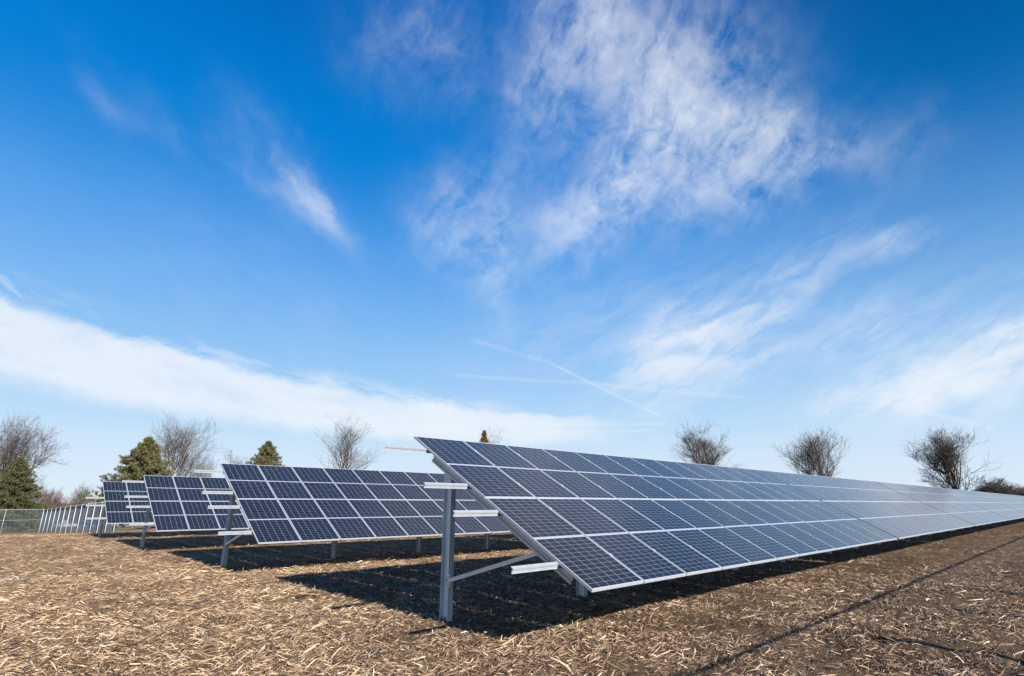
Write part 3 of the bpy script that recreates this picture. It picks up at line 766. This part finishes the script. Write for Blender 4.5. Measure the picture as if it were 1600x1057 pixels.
# ------------------------------------------------------------------ car park and vehicles behind the fence
def sheet(name, x0, x1, y0, y1, lift, mt, n=12):
    xs = np.linspace(x0, x1, n); ys = np.linspace(y0, y1, n); X, Y = np.meshgrid(xs, ys); Z = base_z(X, Y)+lift
    ii = np.arange(n*n).reshape(n, n); q_ = np.stack([ii[:-1, :-1], ii[:-1, 1:], ii[1:, 1:], ii[1:, :-1]], -1).reshape(-1, 4)
    o = np_mesh(name, np.stack([X, Y, Z], -1).reshape(-1, 3), [q_], mt); tag(o, kind='structure'); return o
sheet('car_park', -10, 30, 166, 186, .06, plain('pale_asphalt', (.26, .26, .26), .9, 0, .15, .5))
sheet('grass', -60, 34, 92, 164, .05, plain('winter_grass', (.20, .18, .10), .95, 0, .3, .4))
M['glass'] = plain('car_glass', (.03, .035, .04), .1, 0, .1); M['tyre'] = plain('tyre_rubber', (.025, .025, .025), .8)
M['rim'] = metal('wheel_rim', (.5, .5, .5), (.65, .65, .65), .35, .6, 8); M['lamp'] = plain('headlight_glass', (.8, .8, .8), .15, 0, .05)
def vehicle(kind, loc, rz, paint, label):
    """x is forward; length L, nose at +x"""
    root = empty({'pickup': 'pickup_truck', 'suv': 'parked_car', 'sedan': 'parked_car'}[kind], loc, rz)
    pm, nt, b = mat('paint'); b.inputs['Base Color'].default_value = (*paint, 1); b.inputs['Roughness'].default_value = .3; b.inputs['Coat Weight'].default_value = .5
    N = NT(nt); f = N.noise(N.coord(), 3, 3); N.link(N.ramp(f, [(.3, tuple(c*.85 for c in paint)), (.7, paint)]), b.inputs['Base Color'])
    W2 = {'pickup': .98, 'suv': .92, 'sedan': .88}[kind]
    body = {'pickup': [(-2.8, .45), (-2.85, 1.15), (-1.0, 1.17), (-.95, 1.15), (.95, 1.15), (2.55, 1.08), (2.72, .95), (2.75, .45)],
            'suv': [(-2.25, .35), (-2.3, .95), (-2.2, 1.08), (1.05, 1.05), (2.05, .95), (2.28, .78), (2.3, .35)],
            'sedan': [(-2.3, .32), (-2.35, .85), (-2.2, .98), (-1.5, 1.0), (1.0, .95), (2.1, .80), (2.3, .65), (2.32, .32)]}[kind]
    cab = {'pickup': [(-.98, 1.15), (-.85, 1.82), (-.6, 1.88), (.25, 1.86), (1.0, 1.15)],
           'suv': [(-2.2, 1.06), (-1.95, 1.62), (-1.6, 1.72), (.1, 1.70), (1.0, 1.05)],
           'sedan': [(-1.75, .98), (-1.05, 1.38), (-.6, 1.45), (.2, 1.43), (1.05, .95)]}[kind]
    def solid(prof, w0, w1, z0_, z1_):
        mb = MB(); n = len(prof); wv = lambda z: w0+(w1-w0)*max(0, min(1, (z-z0_)/(z1_-z0_)))
        for sgn in (-1, 1): mb.v += [(x, sgn*wv(z), z) for x, z in prof]
        mb.f.append(tuple(range(n))); mb.f.append(tuple(reversed(range(n, 2*n))))
        for i in range(n): j = (i+1) % n; mb.f.append((i, n+i, n+j, j))
        return mb
    solid(body, W2, W2-.06, .4, 1.15).build('body', pm, root)
    c = solid(cab, W2-.07, W2-.24, cab[0][1], 1.8).build('roof', pm, root)
    zt = max(z for _, z in cab); zb = cab[0][1]+.06
    # windows: quads lying on the cabin sides and front, 6 mm proud
    wy = lambda z: (W2-.07)+((W2-.24)-(W2-.07))*max(0, min(1, (z-cab[0][1])/(1.8-cab[0][1])))+.006
    lx = lambda z, side: None
    def edge_x(z, front):
        pr = [p for p in cab]; 
        if front: (xa, za), (xb, zb_) = pr[-2], pr[-1]
        else: (xa, za), (xb, zb_) = pr[1], pr[0]
        return xa+(xb-xa)*(za-z)/(za-zb_)
    z1_ = zt-.14; mid = (edge_x(zb, True)+edge_x(zb, False))/2-.05
    for sgn in (-1, 1):
        for (xa0, xa1, xb0, xb1) in ((edge_x(zb, False)+.12, mid-.05, edge_x(z1_, False)+.12, mid-.05), (mid+.05, edge_x(zb, True)-.14, mid+.05, edge_x(z1_, True)-.14)):
            w = MB(); w.poly([(xa0, sgn*wy(zb), zb), (xa1, sgn*wy(zb), zb), (xb1, sgn*wy(z1_), z1_), (xb0, sgn*wy(z1_), z1_)]); w.build('side_window', M['glass'], root)
    w = MB(); e = .012; w.poly([(edge_x(zb, True)+e, -wy(zb)+.1, zb+e), (edge_x(zb, True)+e, wy(zb)-.1, zb+e), (edge_x(z1_, True)+e, wy(z1_)-.08, z1_+e), (edge_x(z1_, True)+e, -wy(z1_)+.08, z1_+e)]); w.build('windscreen', M['glass'], root)
    if kind == 'pickup':
        w = MB(); w.box(-2.7, -1.1, -W2+.12, W2-.12, 1.172, 1.178); w.build('truck_bed', M['tyre'], root)
    r_ = .38 if kind != 'sedan' else .33; fx = body[-1][0]
    for wx in (fx*.62, -fx*.62):
        for sgn in (-1, 1):
            t = MB(); t.tube((wx, sgn*(W2-.2), r_), (wx, sgn*(W2+.02), r_), r_, r_, 16); wo_ = t.build('wheel', M['tyre'], root)
            t = MB(); t.tube((wx, sgn*(W2+.015), r_), (wx, sgn*(W2+.035), r_), r_*.6, r_*.55, 12); t.build('rim', M['rim'], wo_)
    for sgn in (-1, 1):
        t = MB(); t.box(fx-.12, fx+.03, sgn*(W2-.22)-.16, sgn*(W2-.22)+.16, .62, .80); t.build('headlight', M['lamp'], root)
    t = MB(); t.box(fx-.1, fx+.035, -.42, .42, .52, .78); t.build('grille', M['tyre'], root)
    t = MB(); t.box(fx-.1, fx+.06, -W2+.06, W2-.06, .34, .50); t.build('bumper', M['rim'] if kind == 'pickup' else pm, root)
    tag(root, label, 'truck' if kind == 'pickup' else 'car', 'vehicles parked beyond the fence'); return root
def spot(ratio, y): x = ratio*y; return (x, y, gz1(x, y)+.06)
vehicle('pickup', spot(.108, 174), math.pi+.06, (.72, .73, .74), 'white pickup truck parked side-on beyond the fence')
vehicle('suv', spot(.1285, 174), -math.pi/2-.1, (.02, .16, .42), 'bright blue car beside the white pickup beyond the fence')
vehicle('suv', spot(.1445, 175), -math.pi/2+.05, (.03, .05, .16), 'navy blue car between the bright blue car and the maroon one')
vehicle('sedan', spot(.159, 175), -math.pi/2, (.16, .03, .05), 'maroon sedan beyond the fence, next to the navy car')
vehicle('suv', spot(.174, 175), -math.pi/2-.05, (.03, .08, .07), 'dark green car beyond the fence, last before the panels')
